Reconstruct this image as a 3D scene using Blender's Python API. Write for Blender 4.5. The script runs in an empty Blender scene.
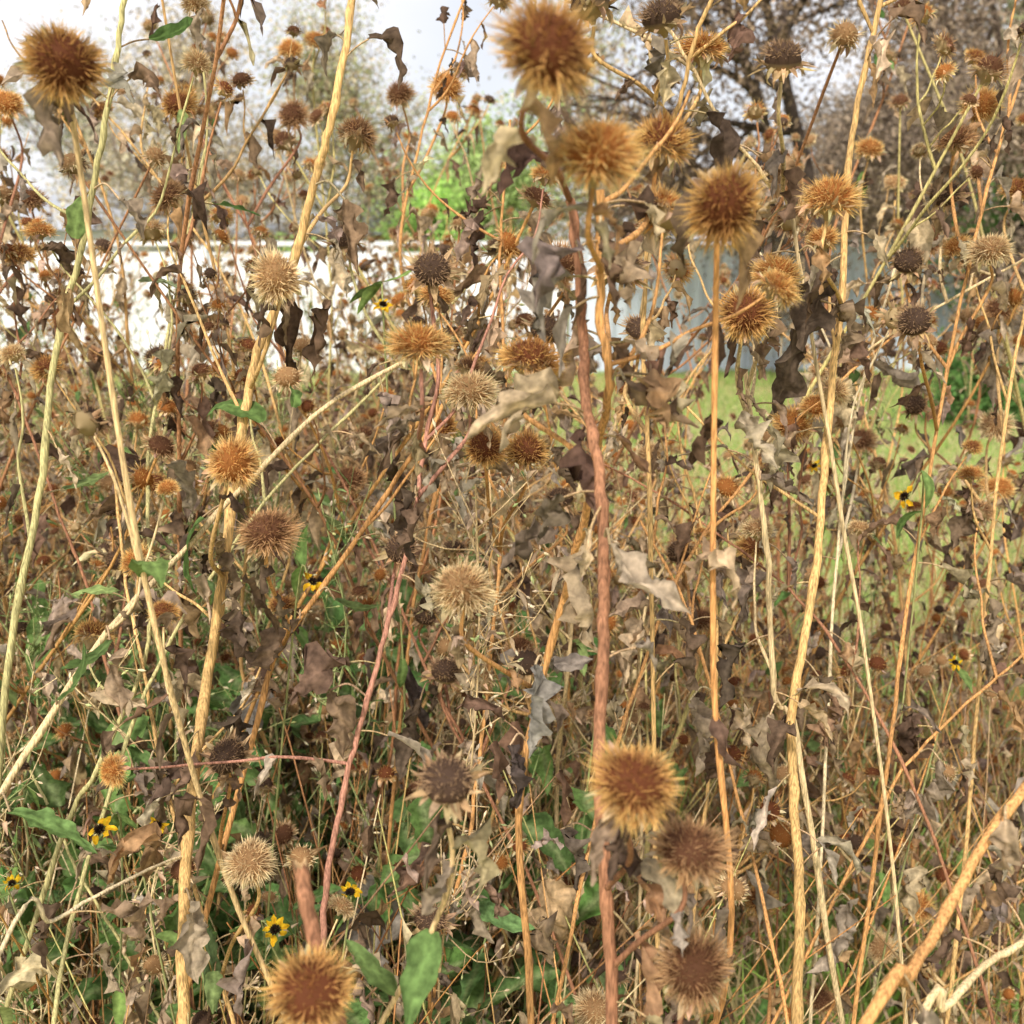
import bpy, math, numpy as np
from mathutils import Vector
R=np.random.default_rng(7)
rad=math.radians
F=983.0; TH=rad(14.3); CH=1.5
def W(px,py,d):
    x=(px-512)/F*d; u=(512-py)/F*d
    return np.array([x, d*math.cos(TH)+u*math.sin(TH), CH+u*math.cos(TH)-d*math.sin(TH)])
def proj(P):
    P=np.atleast_2d(P); y=P[:,1]; z=P[:,2]-CH
    dd=y*math.cos(TH)-z*math.sin(TH); u=y*math.sin(TH)+z*math.cos(TH)
    return np.stack([512+P[:,0]/dd*F,512-u/dd*F,dd],1)
def nrm(v):
    v=np.asarray(v,float); return v/(np.linalg.norm(v,axis=-1,keepdims=True)+1e-9)
STEM,LEAF,HEAD=0,1,2
class MB:
    def __init__(s): s.V=[];s.F=[];s.C=[];s.n=0
    def add(s,V,Fs,C,mat=0):
        V=np.asarray(V,float); C=np.broadcast_to(np.asarray(C,float),(len(V),3))
        s.V.append(V); s.C.append(C)
        for f in Fs:
            f=np.asarray(f,int)
            if len(f): s.F.append((f+s.n,mat))
        s.n+=len(V)
    def pack(s):
        s.V=[np.concatenate(s.V)]; s.C=[np.concatenate(s.C)]
        d={}
        for f,m in s.F: d.setdefault((f.shape[1],m),[]).append(f)
        s.F=[(np.concatenate(v),k[1]) for k,v in d.items()]; return s
    def merge(s,o,M=None,T=None,sc=1.0,tint=1.0):
        V=np.concatenate(o.V)*sc
        if M is not None: V=V@np.asarray(M).T
        if T is not None: V=V+T
        s.V.append(V.astype(np.float32)); s.C.append(np.clip(np.concatenate(o.C)*tint,0,1).astype(np.float32))
        for f,m in o.F: s.F.append(((f+s.n).astype(np.int32),m))
        s.n+=len(V)
    def mesh(s,name,mats,smooth=True):
        me=bpy.data.meshes.new(name)
        V=np.concatenate(s.V); C=np.concatenate(s.C)
        tot=[];loops=[];mi=[]
        for f,m in s.F:
            tot.append(np.full(len(f),f.shape[1])); loops.append(f.ravel()); mi.append(np.full(len(f),m))
        tot=np.concatenate(tot);loops=np.concatenate(loops);mi=np.concatenate(mi)
        me.vertices.add(len(V)); me.vertices.foreach_set("co",V.ravel().astype(np.float32))
        me.loops.add(len(loops)); me.loops.foreach_set("vertex_index",loops.astype(np.int32))
        me.polygons.add(len(tot)); st=np.concatenate([[0],np.cumsum(tot)[:-1]])
        me.polygons.foreach_set("loop_start",st.astype(np.int32))
        for m in mats: me.materials.append(m)
        me.polygons.foreach_set("material_index",mi.astype(np.int32))
        me.polygons.foreach_set("use_smooth",np.full(len(tot),smooth))
        a=me.color_attributes.new("Col",'FLOAT_COLOR','POINT')
        a.data.foreach_set("color",np.concatenate([C,np.ones((len(C),1))],1).ravel().astype(np.float32))
        me.update(calc_edges=True)
        return me
def obj(name,me,parent=None,loc=None,rot=None,sc=None):
    o=bpy.data.objects.new(name,me); bpy.context.scene.collection.objects.link(o)
    if parent: o.parent=parent
    if loc is not None:o.location=loc
    if rot is not None:o.rotation_euler=rot
    if sc is not None:o.scale=(sc,sc,sc) if np.isscalar(sc) else sc
    return o
def rotxyz(a,b,c):
    ca,sa,cb,sb,cc,sc_=math.cos(a),math.sin(a),math.cos(b),math.sin(b),math.cos(c),math.sin(c)
    X=np.array([[1,0,0],[0,ca,-sa],[0,sa,ca]]);Y=np.array([[cb,0,sb],[0,1,0],[-sb,0,cb]]);Z=np.array([[cc,-sc_,0],[sc_,cc,0],[0,0,1]])
    return Y@X@Z
def frames(P):
    T=np.gradient(P,axis=0); T=nrm(T)
    ref=np.array([0.31,0.95,0.05]) if abs(T[:,1]).mean()<0.8 else np.array([1.,0,0.1])
    A=nrm(np.cross(T,ref)); B=np.cross(T,A)
    return T,A,B
def tube(mb,P,Rr,sides,C,cap=False):
    P=np.asarray(P,float); n=len(P); Rr=np.broadcast_to(np.asarray(Rr,float),(n,))
    T,A,B=frames(P)
    a=np.linspace(0,2*math.pi,sides,endpoint=False)
    V=P[:,None]+Rr[:,None,None]*(np.cos(a)[None,:,None]*A[:,None]+np.sin(a)[None,:,None]*B[:,None])
    V=V.reshape(-1,3); i=np.arange(n-1)[:,None]*sides; j=np.arange(sides)[None]; k=(j+1)%sides
    Q=np.stack([i+j,i+k,i+sides+k,i+sides+j],-1).reshape(-1,4)
    C=np.asarray(C,float)
    if C.ndim==2: C=np.repeat(C,sides,0)
    if cap: V[-sides:]+=T[-1]*(np.random.default_rng(4).uniform(-.5,1.3,sides)*Rr[-1])[:,None]
    mb.add(V,[Q],C,STEM)
    if cap:
        m=P[-1]-T[-1]*Rr[-1]*1.5
        vv=np.vstack([V[-sides:],m[None]])
        mb.add(vv,[[[q,(q+1)%sides,sides] for q in range(sides)]],np.array([.5,.33,.17]),STEM)
def smooth(P,k=6):
    P=np.asarray(P,float)
    if len(P)<3: 
        t=np.linspace(0,1,k+1)[:,None]; return P[0]*(1-t)+P[1]*t
    Q=np.vstack([2*P[0]-P[1],P,2*P[-1]-P[-2]]); out=[]
    for i in range(len(P)-1):
        p0,p1,p2,p3=Q[i:i+4]
        for t in np.linspace(0,1,k,endpoint=False):
            out.append(.5*(2*p1+(p2-p0)*t+(2*p0-5*p1+4*p2-p3)*t*t+(3*p1-p0-3*p2+p3)*t**3))
    out.append(P[-1]); return np.array(out)
def kink(Q,r,amp,step=6):
    n=len(Q); k=np.arange(0,n+step,step); o=r.normal(0,amp,(len(k),3)); o[0]=0; o[-2:]=0
    return Q+np.stack([np.interp(np.arange(n),k,o[:,c]) for c in range(3)],1)
def jit(c,r,a=.15): 
    c=np.asarray(c,float); return np.clip(c*(1+r.normal(0,a))*(1+r.normal(0,a*.25,3)),0.005,.9)
# ---------------- heads
def blades(mb,base,d,side,L,w,cb,cm,ct,mat,bend=None):
    n=len(base); L=np.asarray(L)[:,None]; w=np.asarray(w)[:,None]
    bend=np.zeros((n,3)) if bend is None else bend
    up=np.cross(d,side)
    m=base+d*L*.5+bend*.3; t=base+d*L+bend
    V=np.stack([base-side*w*.7,base+side*w*.7,m-side*w+up*w*.3,m+side*w+up*w*.3,t],1).reshape(-1,3)
    C=np.stack([cb,cb,cm,cm,ct],1).reshape(-1,3)
    i=np.arange(n)[:,None]*5
    mb.add(V,[i+np.array([[0,1,3,2]]),i+np.array([[2,3,4]])],C,mat)
PAL={'gold':((.40,.15,.04),(.82,.43,.11),(.95,.68,.28)),
     'rust':((.18,.06,.025),(.60,.27,.08),(.92,.58,.20)),
     'pale':((.42,.24,.11),(.78,.52,.25),(.94,.77,.46)),
     'brown':((.16,.07,.035),(.46,.24,.11),(.72,.46,.23)),
     'burst':((.10,.06,.04),(.28,.17,.10),(.52,.34,.19))}
def head_tpl(r,kind,n):
    mb=MB(); ci,cm_,co=[np.array(c) for c in PAL[kind]]
    prof=[(.0,.30),(.16,.27),(.28,.16),(.325,0),(.28,-.13),(.17,-.21),(.07,-.27),(.035,-.36)]
    s=12;a=np.linspace(0,2*math.pi,s,endpoint=False)
    V=np.array([[rr*math.cos(x),rr*math.sin(x),z] for rr,z in prof for x in a])
    i=np.arange(len(prof)-1)[:,None]*s;j=np.arange(s)[None];k=(j+1)%s
    cc=np.array([ci*.8 if z>-.05 else np.array([.44,.32,.17]) for rr,z in prof for x in a])
    mb.add(V,[np.stack([i+j,i+k,i+s+k,i+s+j],-1).reshape(-1,4)],cc,HEAD)
    m=n if kind!='burst' else n//3
    t=(np.arange(m)+.5)/m; thm=rad(122 if kind!='burst' else 70)
    th=np.arccos(1-t*(1-math.cos(thm)))+r.normal(0,.07,m); ph=np.arange(m)*2.39996+r.normal(0,.12,m)
    s1,s2,s3=r.uniform(0,6.28,3); lop=1+.22*np.sin(ph+s1)+.14*np.sin(3*ph+s2)+.10*np.sin(5*th+s3)
    keep=(r.random(m)<1.15-.6*np.clip(np.sin(2*ph+s3)*np.sin(3*th+s2),0,1))
    d=np.stack([np.sin(th)*np.cos(ph),np.sin(th)*np.sin(ph),np.cos(th)],1)
    side=nrm(np.cross(d,r.normal(0,1,(m,3))))
    ln=(.125+.065*np.clip(th/1.2,0,1))*(1+r.normal(0,.25,m))*lop
    if kind=='burst': ln*=.7
    base=d*.30*np.array([1,1,.85])
    rim=np.clip(th/rad(70),0,1)[:,None]**(1.3 if kind in('rust','brown') else .6)
    var=(1+r.normal(0,.22,m))[:,None]*(1+.18*np.sin(4*ph+s1))[:,None]
    cb=np.clip(ci*var*1.2,0,1); ct=np.clip(cm_*(1-rim)*(.65 if kind in('rust','brown') else 1)+co*rim,0,1)*np.clip(var,.5,1.3)
    cm=np.clip(.4*cb+.55*ct,0,1)
    w=(0.0065+.55/m)*(1+r.normal(0,.25,m))
    dd=nrm(d+r.normal(0,.27,(m,3))); bd=r.normal(0,.035,(m,3)); ct=np.clip(ct,0,1)
    blades(mb,base[keep],dd[keep],side[keep],ln[keep],w[keep],cb[keep],cm[keep],ct[keep],HEAD,bd[keep])
    nb=22 if kind!='burst' else 28
    ph=np.arange(nb)*2.39996+r.normal(0,.2,nb)
    th=np.radians(r.uniform(85,135,nb) if kind!='burst' else r.uniform(50,125,nb))
    L=r.uniform(.22,.40,nb) if kind!='burst' else r.uniform(.26,.45,nb)
    cg=np.array([.64,.48,.29]) if kind!='burst' else np.array([.50,.34,.19])
    for q in range(nb):
        e=np.array([math.cos(ph[q]),math.sin(ph[q]),0]); z=np.array([0,0,1.])
        dd=e*math.sin(th[q])+z*math.cos(th[q]); sd=np.cross(z,e); p=e*.2+z*-.1
        curl=r.uniform(-1.6,1.9); K=5; tw=r.uniform(-1.2,1.2)
        Vs=[];ww=.05*r.uniform(.6,1.4)
        for u in range(K):
            f=u/(K-1); wd=ww*math.sin(math.pi*min(1,.25+f*.75))**.8 if u<K-1 else .002
            s2=nrm(sd*math.cos(tw*f)+np.cross(dd,sd)*math.sin(tw*f)); nn=np.cross(dd,s2)
            Vs+= [p-s2*wd+nn*wd*.6,p,p+s2*wd+nn*wd*.6]
            ang=curl/(K-1); nd=dd*math.cos(ang)+np.cross(sd,dd)*math.sin(ang); dd=nrm(nd); p=p+dd*L[q]/(K-1)
        c=jit(cg,r,.25)
        ii=np.arange(K-1)[:,None]*3
        fs=np.concatenate([ii+np.array([[0,1,4,3]]),ii+np.array([[1,2,5,4]])])
        mb.add(np.array(Vs),[fs],c,LEAF)
    return mb.pack()
KINDS=['gold','rust','pale','brown','burst']
HI={k:[head_tpl(R,k,1050) for _ in range(3)] for k in KINDS}
MI={k:[head_tpl(R,k,250) for _ in range(2)] for k in KINDS}
LO={k:[head_tpl(R,k,110) for _ in range(2)] for k in KINDS}
def rotz2(axis,spin):
    z=nrm(axis); x=nrm(np.cross([.2,1,.1],z)); y=np.cross(z,x)
    c,s=math.cos(spin),math.sin(spin)
    return np.stack([x*c+y*s,-x*s+y*c,z],1)
def put_head(mb,r,pos,axis,size,kind,lib):
    tpl=lib[kind][r.integers(len(lib[kind]))]
    sq=np.diag([r.uniform(.88,1.08),r.uniform(.88,1.08),r.uniform(.7,1.02)])
    mb.merge(tpl,rotz2(axis,r.uniform(0,6.28))@sq,pos,size,r.uniform(.85,1.15))
# ---------------- leaves
def leaf(mb,r,base,d,L,Wd,col,curl=1.6,droop=1.2,twist=1.0,nu=11,nv=7,crk=.12,midc=None):
    d=nrm(d); side=nrm(np.cross(d,[0.1,0.2,1])+r.normal(0,.15,3)); side=nrm(side-d*side.dot(d))
    p=np.array(base,float); V=[];C=[]
    ph=r.uniform(0,6.28,6); g=np.array([0,0,-1.])
    c0=np.array(col); mc=c0*1.4 if midc is None else np.array(midc)
    cph=r.uniform(0,6.28); roll=r.uniform(-2.,2.); f1=r.uniform(7,12);f2=r.uniform(14,24)
    for iu in range(nu):
        u=iu/(nu-1)
        w=Wd*(math.sin(math.pi*min(1,(.04+.96*u))**.72)**.85 if u<1 else 0.0)+.0004
        w*=1+crk*1.2*math.sin(f2*u+ph[2])
        N=nrm(np.cross(side,d))
        cu=curl*(.7+.5*math.sin(cph+3*u))
        for iv in range(nv):
            v=-1+2*iv/(nv-1); a=v*max(abs(cu),.05)
            x=w*math.sin(a)/max(abs(cu),.05); z=w*(1-math.cos(a))/max(abs(cu),.05)*(1 if cu>0 else -1)
            z+=crk*w*(math.sin(f1*u+ph[0]+2*v)+.9*math.sin(f2*u+ph[1]-5*v)+r.normal(0,.5))*(.35+abs(v))
            x*=1+crk*1.2*math.sin(13*u+ph[2]+(1 if v>0 else 4))
            V.append(p+side*x+N*z+d*crk*w*.9*math.sin(11*u+ph[3]+3*v))
            k=.85+.25*math.sin(ph[4]+6*u+5*v)*math.sin(ph[5]+7*u-3*v)+r.normal(0,.05)
            C.append(c0*k if iv!=nv//2 else mc*.85)
        st=L/(nu-1)
        d=nrm(d+g*droop/(nu-1)*1.2+N*roll*.9/(nu-1)+r.normal(0,.05,3)*crk*5)
        ang=twist/(nu-1); side=nrm(side*math.cos(ang)+np.cross(d,side)*math.sin(ang)); side=nrm(side-d*side.dot(d))
        p=p+d*st
    i=np.arange(nu-1)[:,None]*nv; j=np.arange(nv-1)[None]
    mb.add(np.array(V),[np.stack([i+j,i+j+1,i+nv+j+1,i+nv+j],-1).reshape(-1,4)],np.clip(np.array(C),0.004,.9),LEAF)
DRY=[(.50,.37,.24),(.38,.26,.16),(.60,.46,.29),(.20,.13,.085),(.44,.36,.28),(.66,.51,.32),(.50,.31,.16),(.30,.23,.17),(.22,.14,.09),(.54,.43,.31),(.15,.10,.07)]
GRN=[(.20,.30,.09),(.15,.25,.08),(.28,.36,.13)]
SC=[(.70,.42,.17),(.64,.34,.12),(.74,.53,.27),(.56,.27,.10),(.52,.44,.18),(.72,.56,.33),(.40,.19,.09),(.68,.39,.15),(.46,.30,.16)]
def dryleaf(mb,r,base,d,L,nu=9,nv=5,green=0.0):
    if r.random()<green: leaf(mb,r,base,d,L,L*.2,jit(GRN[r.integers(3)],r),r.uniform(.2,.9),r.uniform(.3,1.2),r.uniform(-.5,.5),nu,nv,.08)
    else: leaf(mb,r,base,d,L,L*r.uniform(.10,.23),jit(DRY[r.integers(len(DRY))],r,.15),r.uniform(1.4,3.2),r.uniform(.8,3.5),r.uniform(-5,5),nu,nv,r.uniform(.2,.42))
def stemcol(P,c,r,red=.0):
    n=len(P); k=1+.12*np.sin(np.linspace(0,r.uniform(8,20),n)+r.uniform(0,6))[:,None]+r.normal(0,.08,(n,1))
    t=np.linspace(0,1,n)[:,None]
    return np.clip(np.asarray(c)*k*(.85+.2*t),0.01,.9)
def nodes_r(P,r0,r1,r,every=14):
    n=len(P); rr=np.linspace(r0,r1,n); rr[r.integers(0,every)::every]*=1.2; return rr
def branch(mb,r,p,d,L,r0,col,lib,depth=0,hs=.045,green=0.,pl=.5,sides=5,lq=(9,5)):
    k=6; P=[p]; dd=nrm(d)
    for i in range(k):
        dd=nrm(dd+np.array([0,0,.14])+r.normal(0,.15,3)); P.append(P[-1]+dd*L/k)
    Q=smooth(P,3); tube(mb,Q,nodes_r(Q,r0,max(r0*.5,.0009),r,9),sides,stemcol(Q,col,r))
    for i in range(1,k):
        if r.random()<pl: dryleaf(mb,r,P[i],nrm(r.normal(0,1,3)+[0,0,-.3]),r.uniform(.025,.065),*lq,green=green)
        if depth<1 and r.random()<.35:
            branch(mb,r,P[i],nrm(dd+r.normal(0,.6,3)),L*r.uniform(.3,.6),r0*.6,col,lib,depth+1,hs*.85,green,pl,sides,lq)
    kind=KINDS[r.choice(5,p=[.28,.22,.20,.14,.16])]
    if r.random()<.85: put_head(mb,r,P[-1]+dd*hs*.3,nrm(dd+r.normal(0,.35,3)),hs*r.uniform(.55,1.05),kind,lib)
# ---------------- materials
def newmat(name):
    m=bpy.data.materials.new(name); m.use_nodes=True; nt=m.node_tree
    return m,nt,nt.nodes['Principled BSDF']
def attrmat(name,rough,transl=0.0,nscale=70,namp=.35,bump=.0,spec=.2,detail=3,stretch=False):
    m,nt,b=newmat(name); N=nt.nodes; Lk=nt.links
    at=N.new('ShaderNodeAttribute'); at.attribute_name='Col'; src=at.outputs['Color']
    if namp>0:
        tc=N.new('ShaderNodeTexCoord'); no=N.new('ShaderNodeTexNoise'); no.inputs['Scale'].default_value=nscale; no.inputs['Detail'].default_value=detail
        if stretch:
            mp=N.new('ShaderNodeMapping'); mp.inputs['Scale'].default_value=(1,1,.12); Lk.new(tc.outputs['Object'],mp.inputs[0]); Lk.new(mp.outputs[0],no.inputs['Vector'])
        else: Lk.new(tc.outputs['Object'],no.inputs['Vector'])
        mr=N.new('ShaderNodeMapRange'); mr.inputs[1].default_value=.3; mr.inputs[2].default_value=.7; mr.inputs[3].default_value=1-namp; mr.inputs[4].default_value=1+namp*.7
        Lk.new(no.outputs['Fac'],mr.inputs[0])
        vm=N.new('ShaderNodeVectorMath'); vm.operation='SCALE'; Lk.new(at.outputs['Color'],vm.inputs[0]); Lk.new(mr.outputs[0],vm.inputs['Scale']); src=vm.outputs[0]
    Lk.new(src,b.inputs['Base Color']); b.inputs['Roughness'].default_value=rough; b.inputs['Specular IOR Level'].default_value=spec
    if bump:
        bp=N.new('ShaderNodeBump'); bp.inputs['Strength'].default_value=bump; bp.inputs['Distance'].default_value=.0015; Lk.new(no.outputs['Fac'],bp.inputs['Height']); Lk.new(bp.outputs[0],b.inputs['Normal'])
    if transl:
        t=N.new('ShaderNodeBsdfTranslucent'); Lk.new(src,t.inputs['Color'])
        mx=N.new('ShaderNodeMixShader'); mx.inputs[0].default_value=transl
        Lk.new(b.outputs[0],mx.inputs[1]); Lk.new(t.outputs[0],mx.inputs[2]); Lk.new(mx.outputs[0],N['Material Output'].inputs['Surface'])
    return m
mS=attrmat('dry_stem',.75,0,600,.55,.9,.12,stretch=True)
mL=attrmat('dry_leaf',.8,.35,150,.4,.5,.05)
mH=attrmat('seed_head_chaff',.7,.3,40,0,0,.08)
MATS=[mS,mL,mH]
# ---------------- hero plants
heroes=[]
def hero(pts,r0,r1,col,leaves=6,cap=False,green=.0,sides=9,br=None):
    r=np.random.default_rng(1000+len(heroes)); mb=MB()
    P=[W(*p) for p in pts]
    p0,p1=P[0],P[1]; d=nrm(p0-p1); h=p0[2]
    d2=nrm(d*np.array([.7,.7,1])+np.array([0,.0,-.35])); k=h/max(-d2[2],.3)
    xy=d2[:2]*k; L=np.linalg.norm(xy); xy=xy*min(1,.55/max(L,1e-3))
    g=p0+np.array([xy[0],xy[1],0]); g[2]=-.02; g[1]=max(g[1],.35)
    mid=(p0+g)/2+d*np.array([.1,.1,0])*h
    P=[g,mid]+P
    Q=smooth(P,8); 
    if not cap: Q=kink(Q,r,.0032)
    Q[2:-1]+=r.normal(0,.0006,(len(Q)-3,3)); n=len(Q)
    tube(mb,Q,nodes_r(Q,r0*.76,r1*.76,r,6),sides,stemcol(Q,col,r,1),cap)
    pr=proj(Q); vis=[i for i in range(2,n-1) if pr[i,1]<1060 and pr[i,2]>.3]
    for _ in range(int(leaves*2.3)):
        i=vis[r.integers(len(vis))]
        dd=nrm(r.normal(0,1,3)*[1,.8,.6]+[0,0,-.2]); pe=Q[i]+dd*.03+[0,0,.004]
        tube(mb,smooth([Q[i],Q[i]+dd*.015+[0,0,.004],pe],3),.0009,4,jit((.46,.32,.17),r))
        dryleaf(mb,r,pe,dd,r.uniform(.035,.085),16,7,green)
    if br is None: br=int(leaves*.5) if pts[0][2]>.8 else 0
    for _ in range(br):
        i=vis[r.integers(len(vis)//4,len(vis))]; dd=r.normal(0,.8,3)*[1,.5,.5]+[0,.3,.6]; dd[1]=abs(dd[1])
        branch(mb,r,Q[i],nrm(dd),r.uniform(.1,.3),.0019,col,HI,1,.044,.0,.5,6,(12,6))
    heroes.append([mb,Q,pr,r,col])
GOLD=(.70,.44,.18);TAN=(.72,.54,.30);GRT=(.52,.46,.21);RED=(.38,.18,.10);ORG=(.62,.32,.12);PNK=(.48,.23,.16);PAL_=(.76,.61,.38)
hero([(608,1040,.72),(600,850,.70),(604,700,.70),(606,560,.70),(598,470,.70),(586,390,.71),(580,300,.72),(570,200,.72)],.0066,.0046,RED,8)
hero([(530,1040,.95),(520,800,.92),(560,600,.86),(592,480,.78),(610,390,.72),(602,290,.70),(600,190,.68)],.0048,.0040,ORG,7)
hero([(186,1040,.98),(190,850,.98),(206,690,1.),(226,560,1.),(246,430,1.0),(270,330,1.0),(308,200,.98),(335,115,.96),(352,0,.95)],.0086,.0046,GOLD,7)
hero([(-60,870,.85),(0,800,.87),(130,612,.92),(230,500,.97),(330,408,1.02),(430,345,1.08)],.0050,.003,TAN,3,green=.3)
hero([(5,720,1.0),(38,500,1.0),(62,330,1.0),(95,190,.98),(110,90,.96),(128,-20,.95)],.0056,.0034,GRT,6,green=.4)
hero([(800,1040,1.05),(800,880,1.05),(790,740,1.05),(810,600,1.05),(830,430,1.04),(845,230,1.03),(862,90,1.02),(885,-20,1.)],.0088,.0034,GOLD,8)
hero([(798,760,1.08),(780,690,1.05),(763,520,1.0),(745,370,.98)],.0052,.0032,TAN,4)
hero([(850,1060,.62),(905,985,.64),(960,880,.67),(1050,755,.70)],.0054,.0044,ORG,2)
hero([(900,1050,.7),(945,1005,.72),(1000,960,.75),(1060,915,.78)],.0044,.003,TAN,2)
hero([(322,1000,.95),(327,880,.95),(350,760,.95),(386,630,.95),(415,520,.95),(427,430,.96)],.0050,.0026,PNK,4)
hero([(255,720,1.1),(285,640,1.1),(350,545,1.1),(420,440,1.1),(480,350,1.12)],.0050,.003,ORG,5)
hero([(345,1060,.62),(318,955,.60),(301,868,.60)],.0060,.0060,RED,0,cap=True,sides=14)
hero([(60,850,1.1),(95,770,1.1),(150,640,1.12),(150,470,1.15),(175,300,1.2),(205,150,1.2)],.0045,.002,GRT,6,green=.3)
hero([(0,955,.8),(60,915,.85),(120,880,.9),(200,850,1.0)],.0030,.0018,PAL_,1)
hero([(170,1040,1.2),(110,930,1.2),(70,850,1.2),(30,770,1.2)],.003,.002,GRT,3)
hero([(240,1040,1.1),(200,900,1.1),(160,760,1.1),(135,620,1.12),(115,480,1.15)],.0038,.002,GOLD,5,green=.2)
hero([(820,900,1.3),(835,560,1.3),(862,390,1.3),(900,250,1.3)],.0036,.002,PAL_,5)
hero([(700,860,1.3),(720,640,1.3),(700,520,1.3),(680,400,1.3),(760,300,1.3)],.0038,.002,GOLD,6)
hero([(960,900,1.3),(985,640,1.3),(1010,400,1.3),(1045,200,1.3)],.0042,.0025,GOLD,6)
hero([(880,820,1.2),(910,610,1.2),(935,430,1.2),(985,190,1.2),(1020,80,1.2)],.004,.0022,ORG,7)
hero([(640,820,1.4),(650,600,1.4),(760,450,1.35),(870,350,1.3),(1040,250,1.25)],.0035,.002,TAN,6)
hero([(870,830,1.2),(930,740,1.2),(1040,640,1.2)],.003,.002,ORG,3)
hero([(440,960,1.2),(470,820,1.2),(500,600,1.2),(505,420,1.2),(500,260,1.22),(510,120,1.22)],.0042,.002,ORG,8)
hero([(100,640,1.3),(60,520,1.3),(20,400,1.3),(-20,330,1.3)],.0032,.002,RED,6)
hero([(650,560,1.0),(640,300,.98),(665,150,.95),(690,60,.93),(720,-20,.9)],.0034,.0024,GOLD,5)
hero([(410,640,1.4),(440,420,1.4),(400,250,1.4),(430,90,1.4),(470,-20,1.4)],.004,.002,ORG,7)
hero([(250,700,1.5),(290,520,1.5),(250,330,1.5),(160,180,1.5),(60,60,1.5)],.0036,.002,GOLD,7)
hero([(800,300,1.0),(770,180,.98),(720,110,.95),(670,30,.93)],.003,.002,TAN,3)
hero([(560,960,1.1),(610,760,1.15),(690,560,1.2),(780,440,1.25),(900,330,1.3)],.0036,.002,ORG,4)
hero([(780,980,1.1),(740,820,1.15),(690,620,1.2),(640,520,1.2)],.0034,.002,ORG,4)
hero([(50,1040,1.0),(90,860,1.05),(170,640,1.1),(250,520,1.15),(380,380,1.25),(520,230,1.3)],.0038,.002,GRT,5)
hero([(980,980,1.2),(900,760,1.2),(800,600,1.25),(700,520,1.3),(560,440,1.35)],.0034,.0018,RED,5)
hero([(540,900,1.3),(440,700,1.3),(380,560,1.35),(300,400,1.4),(240,200,1.4)],.0036,.002,RED,6)
NH=len(heroes)
HD=[(65,63,84,'rust',.8),(548,50,108,'rust',.7),(598,155,98,'gold',.3),(660,143,72,'rust',.2),(725,205,88,'rust',1),(830,199,62,'gold',.1),
(777,275,58,'gold',.3),(745,313,60,'rust',.7),(277,277,58,'pale',.6),(357,135,46,'brown',.1),(293,115,36,'brown',.7),(178,105,40,'rust',.5),(447,86,36,'gold',.5),
(420,345,70,'gold',.05),(530,360,70,'rust',.1),(470,392,56,'pale',.1),(485,447,52,'rust',.6),(527,452,50,'rust',.4),(233,463,62,'gold',.8),
(268,533,62,'brown',.4),(462,588,70,'pale',.2),(635,783,94,'rust',.6),(447,782,84,'burst',.3),(690,852,84,'brown',.3),(250,861,58,'pale',.3),
(313,992,92,'rust',.5),(695,970,80,'brown',.4),(793,425,44,'gold',.6),(980,106,40,'gold',.6),(955,140,44,'brown',.2),(783,60,62,'burst',.3),(662,18,62,'burst',.3),
(432,270,58,'burst',.6),(915,322,54,'burst',.4),(908,262,44,'burst',.5),(990,250,46,'pale',.2),(1016,190,38,'rust',.4),(895,183,26,'pale',.3),(1000,488,32,'gold',.4),
(995,425,36,'pale',.5),(918,907,34,'gold',.5),(880,948,34,'pale',.5),(227,757,54,'burst',.4),(445,672,42,'burst',.4),(755,546,40,'rust',.4),(680,553,42,'burst',.3),
(290,50,28,'gold',.4),(316,40,28,'gold',.4),(702,50,56,'gold',.1),(590,5,60,'burst',.3),(8,105,36,'gold',.3),(400,95,32,'brown',.4),(545,330,46,'burst',.3),
(640,330,48,'burst',.5),(560,265,48,'brown',.5),(620,265,64,'burst',.5),(500,250,40,'burst',.2),(160,360,42,'burst',.5),(345,240,42,'burst',.3),
(945,195,42,'burst',.4),(870,150,30,'gold',.2),(930,240,36,'brown',.4),(1000,310,36,'brown',.4),(400,550,50,'burst',.4),(425,615,40,'burst',.4),(520,650,40,'brown',.4),
(860,440,34,'brown',.4),(915,405,34,'burst',.4),(440,430,40,'rust',.4),(185,485,36,'rust',.6),(650,455,36,'pale',.4),(595,1010,50,'pale',.4),(430,920,48,'burst',.4),(760,900,36,'rust',.4),
(820,1000,36,'brown',.5),(120,560,40,'burst',.3),(30,200,36,'brown',.3),(700,620,36,'brown',.4),(560,500,40,'burst',.4),(350,480,38,'brown',.4)]
hr=np.random.default_rng(55)
own=[]
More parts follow.
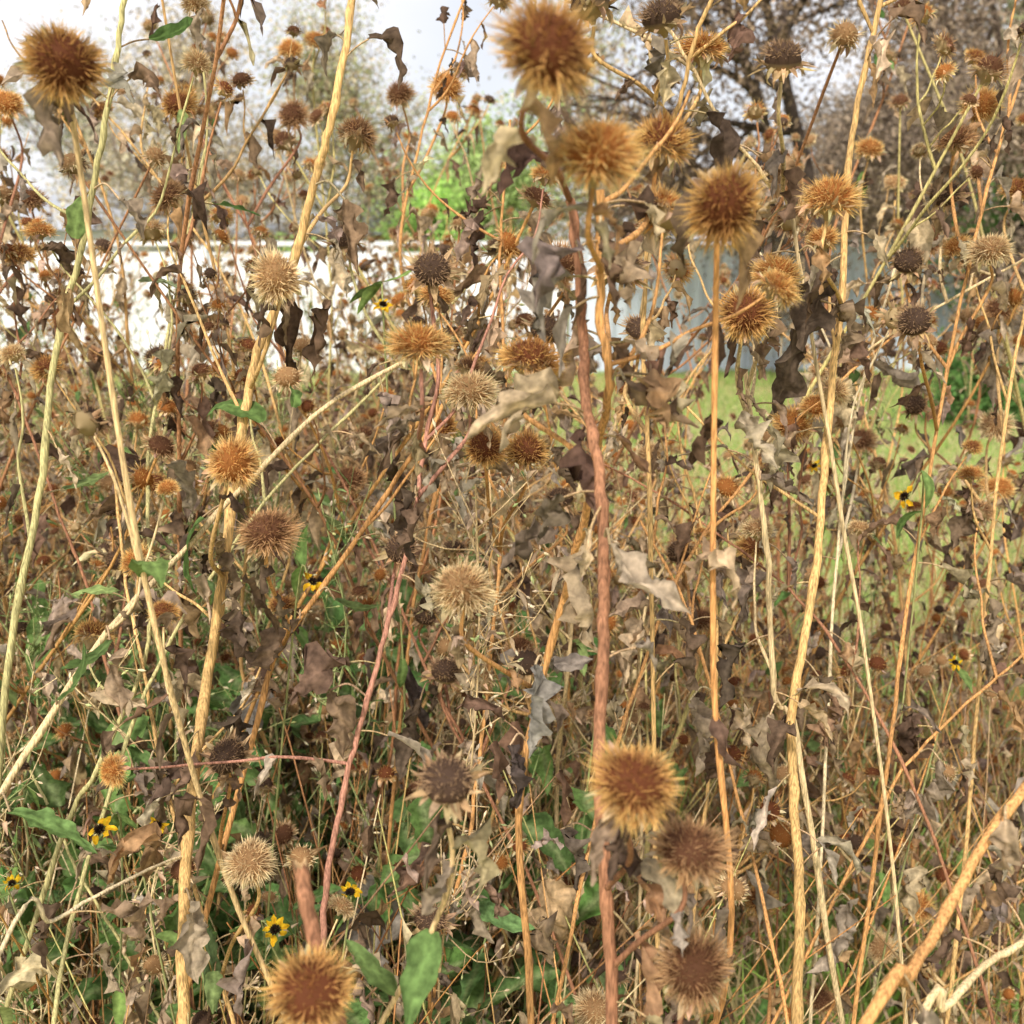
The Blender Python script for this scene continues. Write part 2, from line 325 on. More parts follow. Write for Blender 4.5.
for (px,py,dp,kind,face) in HD:
    d0=.054*F/dp; best=None
    for hi in range(NH):
        pr=heroes[hi][2]; 
        m=(pr[:,1]>py+35)&(pr[:,1]<py+230)&(abs(pr[:,0]-px)<110)&(abs(pr[:,2]-d0)<.28)&(pr[:,2]>.3)
        for i in np.where(m)[0]:
            c=abs(pr[i,0]-px)*1.2+abs(pr[i,1]-py-110)+abs(pr[i,2]-d0)*300
            if best is None or c<best[0]: best=(c,hi,i)
    size=.055
    pos=W(px,py,d0)
    toc=nrm(np.array([0,0,CH])-pos)
    ax=nrm(toc*face+np.array([0,0,1.])*(1-face)+hr.normal(0,.13,3))
    neck=pos-ax*size*.33
    if best is not None:
        mb,Q,pr,r,col=heroes[best[1]]; s=Q[best[2]]
        L=np.linalg.norm(s-neck); 
        B=smooth([s,s*.55+neck*.45+hr.normal(0,.006,3)+[0,0,-.012],neck-ax*L*.12+[0,0,-.012],neck],6)
        tube(mb,B,nodes_r(B,.0024,.0016,r,12),7,stemcol(B,np.array(col)*.9,r))
        for _ in range(3):
            i=r.integers(3,len(B)-2); dryleaf(mb,r,B[i],nrm(r.normal(0,1,3)+[0,0,-.5]),r.uniform(.025,.055),14,7)
    else:
        mb=MB(); r=np.random.default_rng(int(px*7+py)); col=SC[r.integers(len(SC))]
        root=neck.copy(); root[0]+=r.normal(0,.22); root[1]+=r.uniform(.05,.5); root[2]=-.02; root[1]=max(root[1],.5)
        a=neck-ax*.04-np.array([0,0,.05]); 
        pts=[root]+[root*(1-t)+a*t+r.normal(0,.035,3)*[1,.6,0] for t in (.2,.4,.6,.8)]+[a,neck]
        Q=smooth(pts,7); tube(mb,Q,nodes_r(Q,.0038,.0016,r,7),7,stemcol(Q,jit(col,r,.08),r,1))
        for _ in range(12):
            i=r.integers(8,len(Q)-2); dd=nrm(r.normal(0,1,3)+[0,0,-.3])
            dryleaf(mb,r,Q[i],dd,r.uniform(.03,.075),14,7,.04)
        for _ in range(3):
            i=r.integers(10,len(Q)-4); dd=r.normal(0,.7,3)*[1,.5,1]+[0,.3,.7]; dd[1]=abs(dd[1])
            if Q[i][1]<.75 : continue
            branch(mb,r,Q[i],nrm(dd),r.uniform(.1,.3),.0018,col,MI if d0>1.3 else HI,1,.044,.0,.5,6)
        own.append(mb)
    put_head(mb,hr,pos,ax,size,kind,HI)
LV=[(140,282,60,-8,60,(.30,.36,.20),.5),(195,575,26,10,40,(.17,.26,.10),.6),(215,545,40,60,80,(.28,.20,.13),1.6),(250,680,10,60,90,(.36,.32,.28),1.5),(415,495,-50,45,75,(.14,.10,.07),1.8),
(590,545,-25,90,115,(.60,.46,.30),1.9),(610,545,35,70,105,(.54,.43,.31),2.0),(405,665,5,60,80,(.13,.10,.09),1.5),(535,665,5,80,95,(.38,.35,.31),1.2),(510,745,10,60,70,(.12,.09,.08),1.4),
(372,870,5,110,130,(.46,.40,.34),1.2),(555,880,-5,110,110,(.60,.42,.24),1.0),(875,360,30,40,80,(.38,.31,.24),2.4),(795,330,0,70,90,(.14,.10,.07),1.3),(10,812,80,20,95,(.22,.36,.12),.4),
(230,915,60,-15,75,(.22,.34,.12),.4),(225,785,40,40,65,(.22,.34,.13),.4),(475,905,35,30,65,(.22,.38,.14),.4),(205,930,10,60,80,(.22,.34,.16),.5),(290,300,-5,75,80,(.14,.09,.06),1.9),
(430,940,35,0,45,(.2,.34,.13),.4),(625,380,25,40,90,(.32,.22,.14),2.4),(770,715,5,90,115,(.44,.34,.23),1.8),(850,900,10,70,90,(.44,.36,.28),1.4),(1005,820,5,60,75,(.56,.42,.28),1.4),
(120,200,30,20,45,(.36,.28,.20),1.4),(160,350,30,50,60,(.50,.45,.28),.9),(560,830,40,50,75,(.22,.17,.13),1.6),(500,660,60,20,95,(.38,.32,.27),1.2),(640,850,-40,40,75,(.5,.36,.22),1.6),
(345,200,10,70,80,(.30,.2,.12),1.6),(110,640,-30,50,65,(.22,.34,.13),.7),(60,700,40,-30,65,(.22,.34,.12),.5),(335,600,30,20,50,(.22,.3,.13),.7),(820,260,-10,110,100,(.14,.10,.07),1.2),
(600,230,10,60,80,(.22,.14,.09),1.8),(640,620,-20,60,75,(.42,.31,.2),1.8),(705,560,30,40,65,(.33,.23,.15),1.8),(480,870,-20,60,75,(.46,.36,.25),1.7),(330,690,20,60,75,(.28,.19,.12),1.6),(240,610,-10,60,80,(.16,.11,.08),1.6),(330,300,-10,70,80,(.22,.14,.09),1.6),(760,480,60,10,60,(.33,.25,.18),2.0),(720,920,20,60,65,(.52,.37,.22),1.6),
(300,620,-30,60,80,(.25,.17,.11),1.6),(190,900,20,70,80,(.5,.4,.28),1.4),(420,700,-10,70,80,(.18,.13,.09),1.6),(550,450,30,50,70,(.24,.17,.11),1.8),(690,700,20,60,80,(.4,.31,.22),1.6),(940,760,-10,70,80,(.42,.33,.24),1.6),(990,600,10,60,70,(.4,.3,.2),1.6),(150,760,30,60,80,(.3,.22,.15),1.5)]
lr=np.random.default_rng(99)
for (px,py,dx,dy,Lp,col,cu) in LV:
    best=None
    for hi in range(NH):
        pr=heroes[hi][2]; c=np.hypot(pr[:,0]-px,pr[:,1]-py)+np.where(pr[:,2]<.3,1e4,0); i=c.argmin()
        if best is None or c[i]<best[0]: best=(c[i],hi,i)
    mb,Q,pr,r,hc=heroes[best[1]]; s=Q[best[2]]; d=pr[best[2],2]
    b=W(px,py,d-.02); e=W(px+dx,py+dy,d-.02)
    tube(mb,smooth([s,(s+b)/2+[0,0,.01],b],5),.0011,5,jit((.46,.33,.19),lr))
    gr=cu<.8
    leaf(mb,lr,b,nrm(e-b),Lp/F*d,Lp/F*d*(.23 if gr else .2),col,cu if gr else cu+.4,.3 if gr else .8,lr.uniform(-.4,.4) if gr else lr.uniform(-2.,2.),24,9,.06 if gr else .24)
for h in heroes: obj('dried_sunflower_plant',h[0].mesh('dried_sunflower',MATS))
for mb in own: obj('dried_sunflower_plant',mb.mesh('dried_sunflower',MATS))
# ---------------- thicket
def proto(seed,H,green=.03,nb=(7,12),lib=LO,nl=24,pl=.35):
    r=np.random.default_rng(seed); mb=MB(); col=jit(SC[r.integers(len(SC))],r,.08)
    lean=r.normal(0,.18,2); n=9; P=[]
    for i in range(n):
        t=i/(n-1); P.append([lean[0]*t*t*H+r.normal(0,.018),lean[1]*t*t*H+r.normal(0,.018),H*t-.03])
    Q=smooth(P,4); tube(mb,Q,nodes_r(Q,r.uniform(.0036,.0058),.0017,r,6),6,stemcol(Q,col,r,1))
    N=len(Q)
    for _ in range(r.integers(*nb)):
        i=int(r.uniform(.3,.97)*(N-1)); a=r.uniform(0,6.28); up=r.uniform(.5,1.4)
        branch(mb,r,Q[i],nrm([math.cos(a),math.sin(a),up]),r.uniform(.12,.42)*(1.1-.5*i/N),.0023,col,lib,0,.046,green,pl,4,(6,4))
    for _ in range(nl):
        i=int(r.uniform(.05,.97)*(N-1)); dd=nrm(r.normal(0,1,3)*[1,1,.5]+[0,0,-.2])
        dryleaf(mb,r,Q[i]+dd*.006,dd,r.uniform(.035,.085),8,5,green)
    put_head(mb,r,Q[-1],nrm(Q[-1]-Q[-3]),.048,KINDS[r.integers(5)],lib)
    return mb.pack()
PT=[proto(200+i,np.random.default_rng(i).uniform(1.4,2.0),nb=(5,9),lib=MI,nl=25,pl=.33) for i in range(10)]
PS=[proto(300+i,np.random.default_rng(i).uniform(.7,1.18),.06,(4,8)) for i in range(9)]
tr=np.random.default_rng(31); cnt=0; TB=MB()
for _ in range(660):
    y=tr.uniform(1.3,6.2); x=tr.uniform(-1,1)*(.60*y+.4)
    lim=6.1-3.0*np.clip((x/y+.05)/.25,0,1)
    if y>lim or (x>0 and tr.random()<(.38 if y<2.4 else .6)) or (y>3 and tr.random()<.25): continue
    tl=tr.normal(0,.14,2) if tr.random()<.62 else tr.normal(0,.38,2)
    if y<2.6: tl[0]=min(tl[0],.08)
    tall=tr.random()<(.58 if y<2.4 else .32)
    p=PT[tr.integers(10)] if tall else PS[tr.integers(9)]
    TB.merge(p,rotxyz(tl[0],tl[1],tr.uniform(0,6.28)),(x,y,0),tr.uniform(.8,1.08),tr.uniform(.8,1.2)); cnt+=1
obj('dried_sunflower_thicket',TB.mesh('thicket',MATS)); nth=TB.n; del TB
# fine weeds
def weed(seed,green):
    r=np.random.default_rng(seed); mb=MB(); H=r.uniform(1.2,1.9)
    c=jit((.44,.46,.20) if green else (.68,.52,.28),r,.1)
    P=[[r.normal(0,.03)+.1*(i/7)**2,r.normal(0,.03),H*i/7-.02] for i in range(8)]; Q=smooth(P,4)
    tube(mb,Q,np.linspace(.003,.001,len(Q)),5,stemcol(Q,c,r))
    for _ in range(30):
        i=int(r.uniform(.35,1)*(len(Q)-1)); a=r.uniform(0,6.28); L=r.uniform(.06,.3)*(1.3-i/len(Q))
        d=nrm([math.cos(a),math.sin(a),r.uniform(.4,1.2)]); B=smooth([Q[i],Q[i]+d*L*.5+r.normal(0,.01,3),Q[i]+d*L+[0,0,.04]],3)
        tube(mb,B,np.linspace(.0013,.0007,len(B)),3,stemcol(B,c,r))
        for _ in range(6):
            j=r.integers(2,len(B)); dd=nrm(r.normal(0,1,3)+[0,0,.6]); e=B[j]+dd*r.uniform(.01,.03)
            tube(mb,[B[j],e],[.0006,.0005],3,c)
            s=r.uniform(.003,.005); tube(mb,[e,e+dd*s,e+dd*s*2.2],[.0008,s*.5,.0004],5,jit((.66,.54,.36) if r.random()<.7 else (.42,.46,.2),r))
            if r.random()<.4: leaf(mb,r,B[j],dd,r.uniform(.015,.04),.0028,jit(GRN[r.integers(3)] if green else DRY[0],r),.5,.5,.5,4,3,.05)
    return mb.pack()
WD=[weed(400+i,i%2==0) for i in range(5)]
wr=np.random.default_rng(5); B2=MB()
for _ in range(95):
    y=wr.uniform(1.1,4.2); u=wr.uniform(-.62,-.05) if wr.random()<.82 else wr.uniform(-.6,.6)
    B2.merge(WD[wr.integers(5)],rotxyz(wr.normal(0,.15),wr.normal(0,.15),wr.uniform(0,6.28)),(u*y,y,0),wr.uniform(.8,1.05),wr.uniform(.85,1.15))
obj('seeding_weeds',B2.mesh('weeds',MATS))
# undergrowth
def under(seed):
    r=np.random.default_rng(seed); mb=MB()
    for _ in range(56):
        p=np.array([r.uniform(-.35,.35),r.uniform(-.35,.35),-.01]); H=r.uniform(.2,.95); d=r.normal(0,.34,2)
        c=jit(SC[r.integers(len(SC))],r,.18)
        P=[p+np.array([d[0]*t*H+r.normal(0,.015),d[1]*t*H+r.normal(0,.015),H*t]) for t in (0,.33,.66,1)]
        Q=smooth(P,2); tube(mb,Q,np.linspace(r.uniform(.0014,.0036),.0008,len(Q)),3,stemcol(Q,c,r))
        for _ in range(3):
            i=r.integers(1,len(Q)); dryleaf(mb,r,Q[i],nrm(r.normal(0,1,3)),r.uniform(.03,.075),6,4,.06)
        if r.random()<.14: put_head(mb,r,Q[-1],nrm([d[0],d[1],1]),.034,KINDS[r.integers(5)],LO)
    for _ in range(55):
        p=np.array([r.uniform(-.35,.35),r.uniform(-.35,.35),r.uniform(.005,.05)])
        dryleaf(mb,r,p,nrm(r.normal(0,1,3)*[1,1,.25]),r.uniform(.04,.09),5,4,.05)
    return mb.pack()
UN=[under(500+i) for i in range(6)]
ur=np.random.default_rng(8); B3=MB(); nu_=0
for _ in range(290):
    y=ur.uniform(.95,6.0); x=ur.uniform(-1,1)*(.6*y+.3)
    lim=5.8-3.2*np.clip((x/y+.05)/.25,0,1)
    if y>lim or (x>.03*y and ur.random()<.5): continue
    B3.merge(UN[ur.integers(6)],rotxyz(0,0,ur.uniform(0,6.28)),(x,y,0),ur.uniform(.75,1.15),ur.uniform(.8,1.2)); nu_+=1
obj('dry_undergrowth',B3.mesh('undergrowth',MATS)); nun=B3.n; del B3
def gweed(seed):
    r=np.random.default_rng(seed); mb=MB()
    for _ in range(4):
        p=np.array([r.uniform(-.12,.12),r.uniform(-.12,.12),-.01]); H=r.uniform(.4,1.0); d=r.normal(0,.2,2)
        P=[p+np.array([d[0]*t*H,d[1]*t*H,H*t]) for t in (0,.33,.66,1)]; Q=smooth(P,3)
        tube(mb,Q,np.linspace(.003,.0012,len(Q)),5,jit((.34,.42,.16),r))
        for i in range(2,len(Q)):
            leaf(mb,r,Q[i],nrm(r.normal(0,1,3)*[1,1,.3]+[0,0,.3]),r.uniform(.06,.13),r.uniform(.015,.028),jit((.19,.33,.10),r,.2),r.uniform(.3,.9),r.uniform(.5,1.6),.3,10,6,.12,midc=(.36,.46,.20))
    return mb.pack()
GW=[gweed(600+i) for i in range(4)]
g_=np.random.default_rng(12); B4=MB()
for _ in range(42):
    y=g_.uniform(1.1,2.2); u=g_.uniform(-.55,-.12) if g_.random()<.85 else g_.uniform(-.1,.08)
    B4.merge(GW[g_.integers(4)],rotxyz(0,0,g_.uniform(0,6.28)),(u*y,y,0),g_.uniform(.8,1.15))
obj('leafy_green_weeds',B4.mesh('leafy_weeds',MATS))
def susan(px,py,d,s=.03,face=.6):
    r=np.random.default_rng(int(px+py)); mb=MB(); pos=W(px,py,d)
    ax=nrm(nrm(np.array([0,0,CH])-pos)*face+np.array([r.normal(0,.4),0,1-face])); M=rotz2(ax,r.uniform(0,6))
    hb=MB(); n=9
    for q in range(n):
        if r.random()<.2: continue
        a=q/n*6.283+r.normal(0,.1); leaf(hb,r,[.18*math.cos(a),.18*math.sin(a),0],[math.cos(a),math.sin(a),.15],r.uniform(.3,.44),.12,jit((.90,.56,.03),r,.08),.7,r.uniform(.1,1.),.3,6,4,.12,midc=(.8,.42,.02))
    m=60;t=(np.arange(m)+.5)/m; th=np.arccos(1-t); ph=np.arange(m)*2.4; dd=np.stack([np.sin(th)*np.cos(ph),np.sin(th)*np.sin(ph),np.cos(th)],1)
    c=np.tile([[.03,.018,.012]],(m,1)); blades(hb,dd*.05,dd,nrm(np.cross(dd,r.normal(0,1,(m,3)))),np.full(m,.19),np.full(m,.03),c,c,c*1.8,HEAD)
    mb.merge(hb,M,pos,s)
    root=pos+np.array([r.normal(0,.08),r.uniform(0,.2),0]); root[2]=-.01
    Q=smooth([root,(root+pos)/2+r.normal(0,.02,3),pos-ax*.04,pos-ax*.002],6); tube(mb,Q,np.linspace(.0018,.001,len(Q)),5,jit((.38,.38,.16),r))
    for _ in range(5): leaf(mb,r,Q[r.integers(3,len(Q)-3)],nrm(r.normal(0,1,3)),.05,.007,jit(GRN[0],r),.4,.8,.5,7,5,.06)
    obj('black_eyed_susan',mb.mesh('black_eyed_susan',MATS))
for a in [(905,497,1.15,.030,.5),(100,830,1.0,.031,.7),(157,825,1.05,.026,.1),(275,930,1.05,.030,.6),(350,893,1.05,.028,.1),(312,582,1.1,.028,.3),(383,305,1.2,.026,.4),(12,884,1.05,.022,.2),(815,466,1.5,.024,.3),(955,663,1.3,.022,.3)]: susan(*a)
# ---------------- grass
mG=attrmat('grass_blade',.6,.4,8,0,0,.12)
def gpatch(seed,n,hmin,hmax,size,dry):
    r=np.random.default_rng(seed); mb=MB()
    base=np.stack([r.uniform(-size/2,size/2,n),r.uniform(-size/2,size/2,n),np.full(n,-.005)],1)
    d=nrm(np.stack([r.normal(0,.35,n),r.normal(0,.35,n),np.ones(n)],1)); sd=nrm(np.cross(d,r.normal(0,1,(n,3))))
    L=r.uniform(hmin,hmax,n); isd=(r.random(n)<dry)[:,None]
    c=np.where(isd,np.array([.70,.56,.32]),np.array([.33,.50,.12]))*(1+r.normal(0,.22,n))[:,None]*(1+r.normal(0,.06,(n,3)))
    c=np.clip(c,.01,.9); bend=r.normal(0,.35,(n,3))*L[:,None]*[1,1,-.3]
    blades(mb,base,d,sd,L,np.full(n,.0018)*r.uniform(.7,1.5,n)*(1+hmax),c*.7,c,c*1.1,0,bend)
    return mb.pack()
GP=[gpatch(700+i,2400,.03,.11,1.0,.16+.1*i).mesh('grass_tuft',[mG],False) for i in range(4)]
GL=[gpatch(720+i,130,.12,.42,.8,.5) for i in range(3)]
gg=obj('grass',None); g2=np.random.default_rng(3)
for iy in range(1,18):
    for ix in range(-11,12):
        if abs(ix)>.66*iy+2: continue
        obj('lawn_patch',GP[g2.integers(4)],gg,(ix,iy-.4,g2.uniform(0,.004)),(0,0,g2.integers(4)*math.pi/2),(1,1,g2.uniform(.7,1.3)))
B5=MB()
for _ in range(130):
    y=g2.uniform(1.2,7); x=g2.uniform(-.1,.65)*y if g2.random()<.75 else g2.uniform(-.6,.6)*y
    B5.merge(GL[g2.integers(3)],rotxyz(0,0,g2.uniform(0,6.28)),(x,y,0),g2.uniform(.7,1.2))
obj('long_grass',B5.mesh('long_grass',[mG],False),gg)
# ---------------- ground
def noisemat(name,c1,c2,scale,rough=.9,detail=8,c3=None,bump=.3):
    m,nt,b=newmat(name); N=nt.nodes; Lk=nt.links
    tc=N.new('ShaderNodeTexCoord'); no=N.new('ShaderNodeTexNoise'); no.inputs['Scale'].default_value=scale; no.inputs['Detail'].default_value=detail
    cr=N.new('ShaderNodeValToRGB'); cr.color_ramp.elements[0].position=.35; cr.color_ramp.elements[1].position=.65
    cr.color_ramp.elements[0].color=(*c1,1); cr.color_ramp.elements[1].color=(*c2,1)
    if c3: e=cr.color_ramp.elements.new(.5); e.color=(*c3,1)
    Lk.new(tc.outputs['Object'],no.inputs['Vector']); Lk.new(no.outputs['Fac'],cr.inputs[0]); Lk.new(cr.outputs[0],b.inputs['Base Color'])
    b.inputs['Roughness'].default_value=rough
    bp=N.new('ShaderNodeBump'); bp.inputs['Strength'].default_value=bump; bp.inputs['Distance'].default_value=.02; Lk.new(no.outputs['Fac'],bp.inputs['Height']); Lk.new(bp.outputs[0],b.inputs['Normal'])
    return m
mGr=noisemat('ground_soil_grass',(.42,.32,.20),(.26,.36,.11),3.0,c3=(.36,.36,.16))
mb=MB(); s=60; xs=np.linspace(-150,150,s); X,Y=np.meshgrid(xs,xs); V=np.stack([X.ravel(),Y.ravel()+100,np.zeros(s*s)],1)
i=np.arange(s-1)[:,None]*s;j=np.arange(s-1)[None]
mb.add(V,[np.stack([i+j,i+j+1,i+s+j+1,i+s+j],-1).reshape(-1,4)],(1,1,1)); obj('ground',mb.mesh('ground',[mGr]))
def box(mb,x0,x1,y0,y1,z0,z1,mat=0):
    V=[(x0,y0,z0),(x1,y0,z0),(x1,y1,z0),(x0,y1,z0),(x0,y0,z1),(x1,y0,z1),(x1,y1,z1),(x0,y1,z1)]
    mb.add(V,[[(0,3,2,1),(4,5,6,7),(0,1,5,4),(1,2,6,5),(2,3,7,6),(3,0,4,7)]],(1,1,1),mat)
mWh=noisemat('white_painted_render',(.72,.74,.79),(.82,.83,.86),1.5,.7,bump=.05)
mMe=noisemat('weathered_metal_sheet',(.60,.67,.78),(.74,.80,.88),.9,.5,bump=.02)
mPost=noisemat('fence_post_paint',(.45,.48,.50),(.6,.62,.64),3,.6)
mBr=noisemat('terracotta_brick',(.40,.20,.12),(.52,.32,.20),4,.85)
mRf=noisemat('roof_sheet',(.33,.36,.42),(.44,.47,.52),.6,.6)
mGl=noisemat('window_glass',(.03,.04,.05),(.06,.07,.08),.5,.1)
mb=MB(); 
for k in range(6):
    x1=.6-2.4*k; box(mb,x1-2.38,x1-.012,13.6,13.75,0,1.62); box(mb,x1-.13,x1+.13,13.55,13.80,0,1.70)
box(mb,-14,.75,13.54,13.81,1.703,1.76)
obj('white_wall',mb.mesh('white_wall',[mWh],False))
mb=MB(); n=420; x=np.linspace(.78,13,n); yy=13.65+.018*np.sign(np.sin(x*2*math.pi/.2))*np.minimum(1,abs(np.sin(x*2*math.pi/.2))*2)
V=np.concatenate([np.stack([x,yy,np.zeros(n)],1),np.stack([x,yy,np.full(n,1.72)],1)]); ii=np.arange(n-1)[:,None]
mb.add(V,[np.concatenate([ii,ii+1,ii+n+1,ii+n],1)],(1,1,1),0)
for k in range(6): box(mb,.9+2.4*k-.03,.9+2.4*k+.03,13.57,13.62,0,1.75,1)
box(mb,.78,13,13.58,13.70,1.755,1.795,1)
obj('corrugated_metal_fence',mb.mesh('fence',[mMe,mPost],False))
def house(name,x0,x1,y0,y1,h,rh,mw,mr):
    e=obj(name,None)
    mb=MB(); box(mb,x0,x1,y0,y1,0,h); obj('walls',mb.mesh('walls',[mw],False),e)
    mb=MB(); ym=(y0+y1)/2; o=.4
    V=[(x0-o,y0-o,h+.01),(x1+o,y0-o,h+.01),(x1+o,y1+o,h+.01),(x0-o,y1+o,h+.01),(x0+1.5,ym,h+rh),(x1-1.5,ym,h+rh)]
    mb.add(V,[[(0,1,5,4),(2,3,4,5)],[(1,2,5),(3,0,4)],[(3,2,1,0)]],(1,1,1)); obj('roof',mb.mesh('roof',[mr],False),e)
    mb=MB()
    xx=x0+1
    while xx<x1-1.6: box(mb,xx,xx+1.3,y0-.03,y0-.004,1,1.9); xx+=3
    obj('windows',mb.mesh('windows',[mGl],False),e)
    mb=MB(); xx=x0+1
    while xx<x1-1.6:
        for a in [(xx-.06,xx,.94,1.96),(xx+1.3,xx+1.36,.94,1.96),(xx,xx+1.3,1.9,1.96),(xx,xx+1.3,.94,1.0),(xx+.62,xx+.68,1.0,1.9)]: box(mb,a[0],a[1],y0-.06,y0-.031,a[2],a[3])
        xx+=3
    obj('window_frames',mb.mesh('window_frames',[mWh],False),e)
house('brick_house',5.5,17,19,25,2.4,1.4,mBr,mRf)
house('brick_house',-6,-.3,24,30,2.1,.9,mBr,mRf)
house('rendered_house',-20,-7,19,26,2.05,1.0,mWh,mRf)
# ---------------- trees
mBk=attrmat('tree_bark',.9,0,12,.4,.8,.05); mTL=attrmat('tree_leaves',.7,.3,2,0,0,.05)
def tree(name,base,H,r0,seed,cols,dens=60,spread=1.,leafs=.05,bark=(.12,.09,.07),lean=(0,0),droop=0.,cl=.45,split=3):
    r=np.random.default_rng(seed); mb=MB(); ends=[]
    def rec(p,d,L,rr,dep):
        k=4;P=[p];dd=nrm(d)
        for _ in range(k):
            dd=nrm(dd+r.normal(0,.16,3)+np.array([0,0,.05-droop*.08*dep])); P.append(P[-1]+dd*L/k)
        Q=smooth(P,2); tube(mb,Q,np.linspace(rr,rr*.6,len(Q)),8 if dep<2 else 4,jit(bark,r,.1))
        if dep>=2: ends.extend(P[1:])
        if dep<4:
            for _ in range(split if dep<3 else 2):
                a=nrm(dd+r.normal(0,.55*spread,3)); rec(P[r.integers(2,k+1)],a,L*r.uniform(.55,.8),rr*.55,dep+1)
            rec(P[-1],dd,L*.7,rr*.6,dep+1)
    rec(np.array(base,float)-[0,0,.1],np.array([lean[0],lean[1],1.]),H*.33,r0,0)
    E=np.array(ends); m=int(len(E)*dens); idx=r.integers(0,len(E),m)
    clump=r.normal(0,1,(len(E),))
    p=E[idx]+r.normal(0,cl*.5,(m,3))*[1,1,.8]; k_=p[:,2]>.6; p=p[k_]; idx=idx[k_]; m=len(p)
    p[:,2]-=droop*r.exponential(.25,m)
    d=nrm(r.normal(0,1,(m,3))+[0,0,-droop]); sd=nrm(np.cross(d,r.normal(0,1,(m,3))))
    cs=np.array(cols)[r.integers(0,len(cols),m)]*(1+.3*clump[idx])[:,None].clip(.4,1.7)*(1+r.normal(0,.2,m))[:,None]; cs=np.clip(cs,.01,.9)
    blades(mb,p,d,sd,r.uniform(.6,1.3,m)*leafs*2,np.full(m,leafs*.35),cs,cs,cs,1)
    obj(name,mb.mesh(name,[mBk,mTL],False))
tree('tree',(3.5,11,0),7,.15,1,[(.28,.20,.13),(.34,.25,.17),(.18,.13,.10)],dens=20,leafs=.035,droop=.6,lean=(.05,0),cl=.4,bark=(.08,.06,.05))
tree('tree',(7.2,12.3,0),7.5,.16,2,[(.36,.28,.20),(.28,.22,.17),(.42,.33,.24)],dens=62,leafs=.038,droop=.8,cl=.55)
tree('tree',(5.6,15.5,0),7.5,.14,12,[(.34,.28,.21),(.28,.23,.18),(.40,.33,.25)],dens=30,leafs=.042,droop=.7,cl=.6)
tree('tree',(-1.2,19,0),5.4,.10,3,[(.38,.52,.18),(.46,.56,.24)],dens=12,leafs=.05,cl=.5)
tree('tree',(2.,22,0),8,.18,4,[(.38,.40,.22),(.50,.42,.26)],dens=12,leafs=.06,cl=.8,bark=(.3,.25,.2))
tree('tree',(-3.2,23,0),8,.16,15,[(.56,.46,.30),(.42,.44,.22)],dens=13,leafs=.055,cl=.8,bark=(.3,.25,.2))
tree('tree',(-6.5,21,0),8,.16,5,[(.58,.48,.33),(.48,.42,.29)],dens=14,leafs=.055,cl=.8,bark=(.3,.25,.2))
tree('tree',(-11.,22,0),8,.18,6,[(.52,.46,.33),(.40,.42,.24)],dens=13,leafs=.055,cl=.8,bark=(.3,.25,.2))
tree('tree',(13,24,0),10,.2,8,[(.3,.32,.16),(.36,.3,.2)],dens=12,leafs=.08,cl=.9)
def shrub(name,c,rr,n,cols,seed,leafs=.04):
    r=np.random.default_rng(seed); mb=MB(); c=np.array(c,float)
    for _ in range(14):
        d=nrm(r.normal(0,.6,3)*[1,1,.3]+[0,0,1]); Q=smooth([[c[0],c[1],-.05],np.array([c[0],c[1],0])+d*rr*.7,np.array([c[0],c[1],0])+d*rr*1.6+r.normal(0,.1,3)],4); tube(mb,Q,np.linspace(.02,.006,len(Q)),5,(.18,.14,.09))
    cen=c+r.normal(0,.45,(24,3))*rr; cen[:,2]=abs(cen[:,2]); idx=r.integers(0,24,n); p=cen[idx]+r.normal(0,.24*rr,(n,3)); p[:,2]=abs(p[:,2])
    d=nrm(r.normal(0,1,(n,3))); cs=np.array(cols)[r.integers(0,len(cols),n)]*(1+r.normal(0,.25,24))[idx][:,None]; cs=np.clip(cs,.01,1)
    blades(mb,p,d,nrm(np.cross(d,r.normal(0,1,(n,3)))),r.uniform(.7,1.3,n)*leafs*2,np.full(n,leafs*.5),cs,cs,cs,1); obj(name,mb.mesh(name,[mBk,mTL],False))
shrub('green_shrub',(4.3,9.2,.3),.45,5000,[(.12,.24,.07),(.18,.30,.09)],1,.03)
shrub('green_shrub',(6.6,12.6,2.0),1.0,9000,[(.18,.34,.10),(.24,.40,.13)],2,.04)
shrub('green_shrub',(-1.2,15.2,1.9),.65,5000,[(.36,.54,.14),(.26,.42,.11)],3,.04)
shrub('green_shrub',(-3.6,15.6,1.1),.7,4000,[(.24,.36,.12),(.32,.42,.15)],4,.04)
mWd=noisemat('weathered_timber',(.24,.16,.10),(.42,.30,.20),6,.9)
mb=MB()
for k in range(4): box(mb,4.9,7.0,11.0,11.05,.08+.17*k,.2+.17*k)
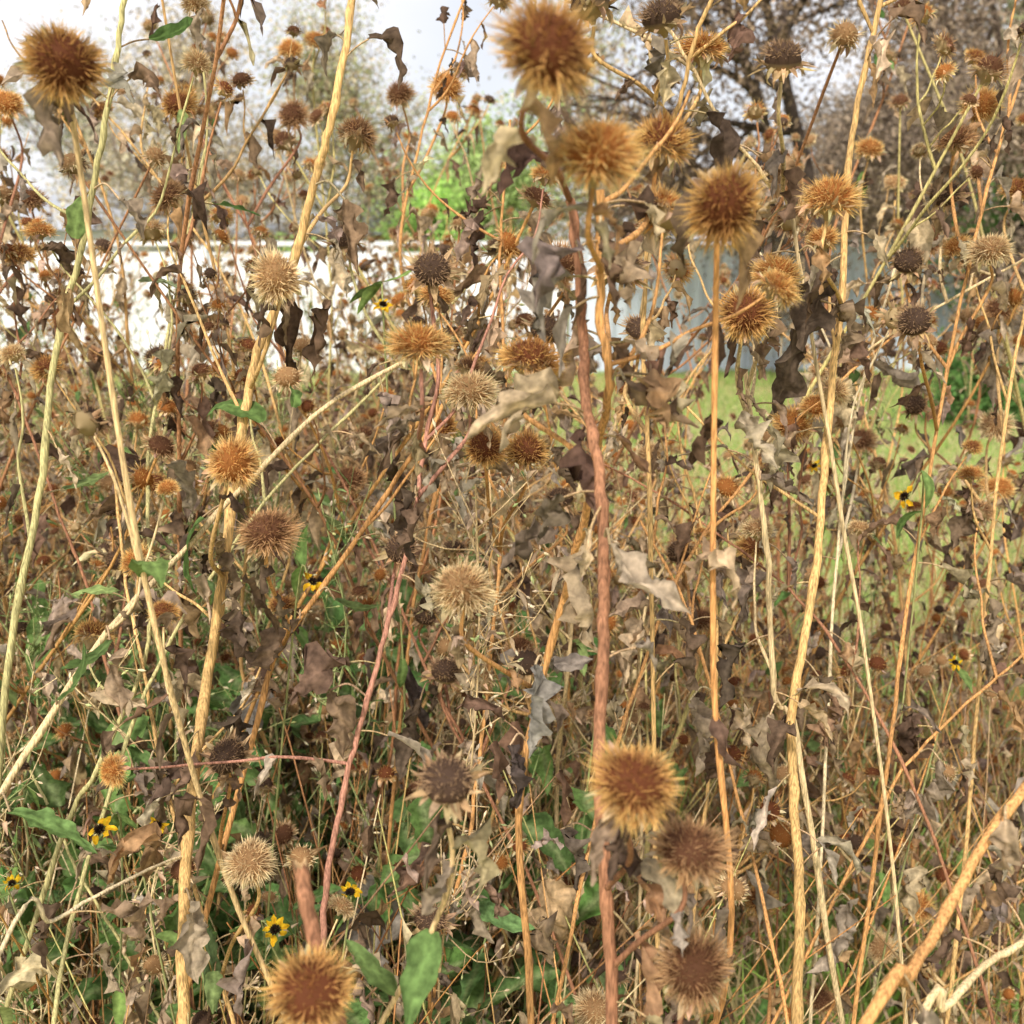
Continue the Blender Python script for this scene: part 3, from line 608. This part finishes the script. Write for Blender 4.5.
for xx in (4.95,5.9,6.9): box(mb,xx,xx+.09,11.053,11.12,0,.8)
obj('timber_pallet',mb.mesh('timber',[mWd],False))
# ---------------- light & world
el,az=rad(46),rad(198)
sd=Vector((math.sin(az)*math.cos(el),math.cos(az)*math.cos(el),math.sin(el)))
sl=bpy.data.lights.new('sun','SUN'); sl.energy=4.6; sl.angle=rad(6); sl.color=(1,.93,.83)
so=obj('sun',sl); so.rotation_euler=sd.to_track_quat('Z','Y').to_euler()
w=bpy.data.worlds.new("World"); bpy.context.scene.world=w; w.use_nodes=True; N=w.node_tree.nodes; Lk=w.node_tree.links
bg=N['Background']; sk=N.new('ShaderNodeTexSky'); sk.sky_type='NISHITA'; sk.sun_disc=False; sk.sun_elevation=el; sk.sun_rotation=az
sk.air_density=1; sk.dust_density=3
tc=N.new('ShaderNodeTexCoord'); no=N.new('ShaderNodeTexNoise'); no.inputs['Scale'].default_value=2.2; no.inputs['Detail'].default_value=7
cr=N.new('ShaderNodeMapRange'); cr.inputs[1].default_value=.3; cr.inputs[2].default_value=.55; cr.inputs[3].default_value=.6
Lk.new(tc.outputs['Generated'],no.inputs['Vector']); Lk.new(no.outputs['Fac'],cr.inputs[0])
mx=N.new('ShaderNodeMix'); mx.data_type='RGBA'; Lk.new(cr.outputs[0],mx.inputs[0]); Lk.new(sk.outputs[0],mx.inputs[6]); mx.inputs[7].default_value=(7.2,7.2,7.5,1)
Lk.new(mx.outputs[2],bg.inputs['Color']); bg.inputs['Strength'].default_value=.15
cam=bpy.data.cameras.new('camera'); co=obj('camera',cam); co.location=(0,0,CH); co.rotation_euler=(rad(90)-TH,0,0)
cam.angle=2*math.atan(512/F); cam.clip_start=.05; cam.clip_end=600
cam.dof.use_dof=True; cam.dof.focus_distance=1.0; cam.dof.aperture_fstop=7.5
sc=bpy.context.scene; sc.camera=co; sc.view_settings.view_transform='Standard'; sc.view_settings.look='None'; sc.view_settings.exposure=0
print('COUNTS',cnt,nth,nu_,nun)
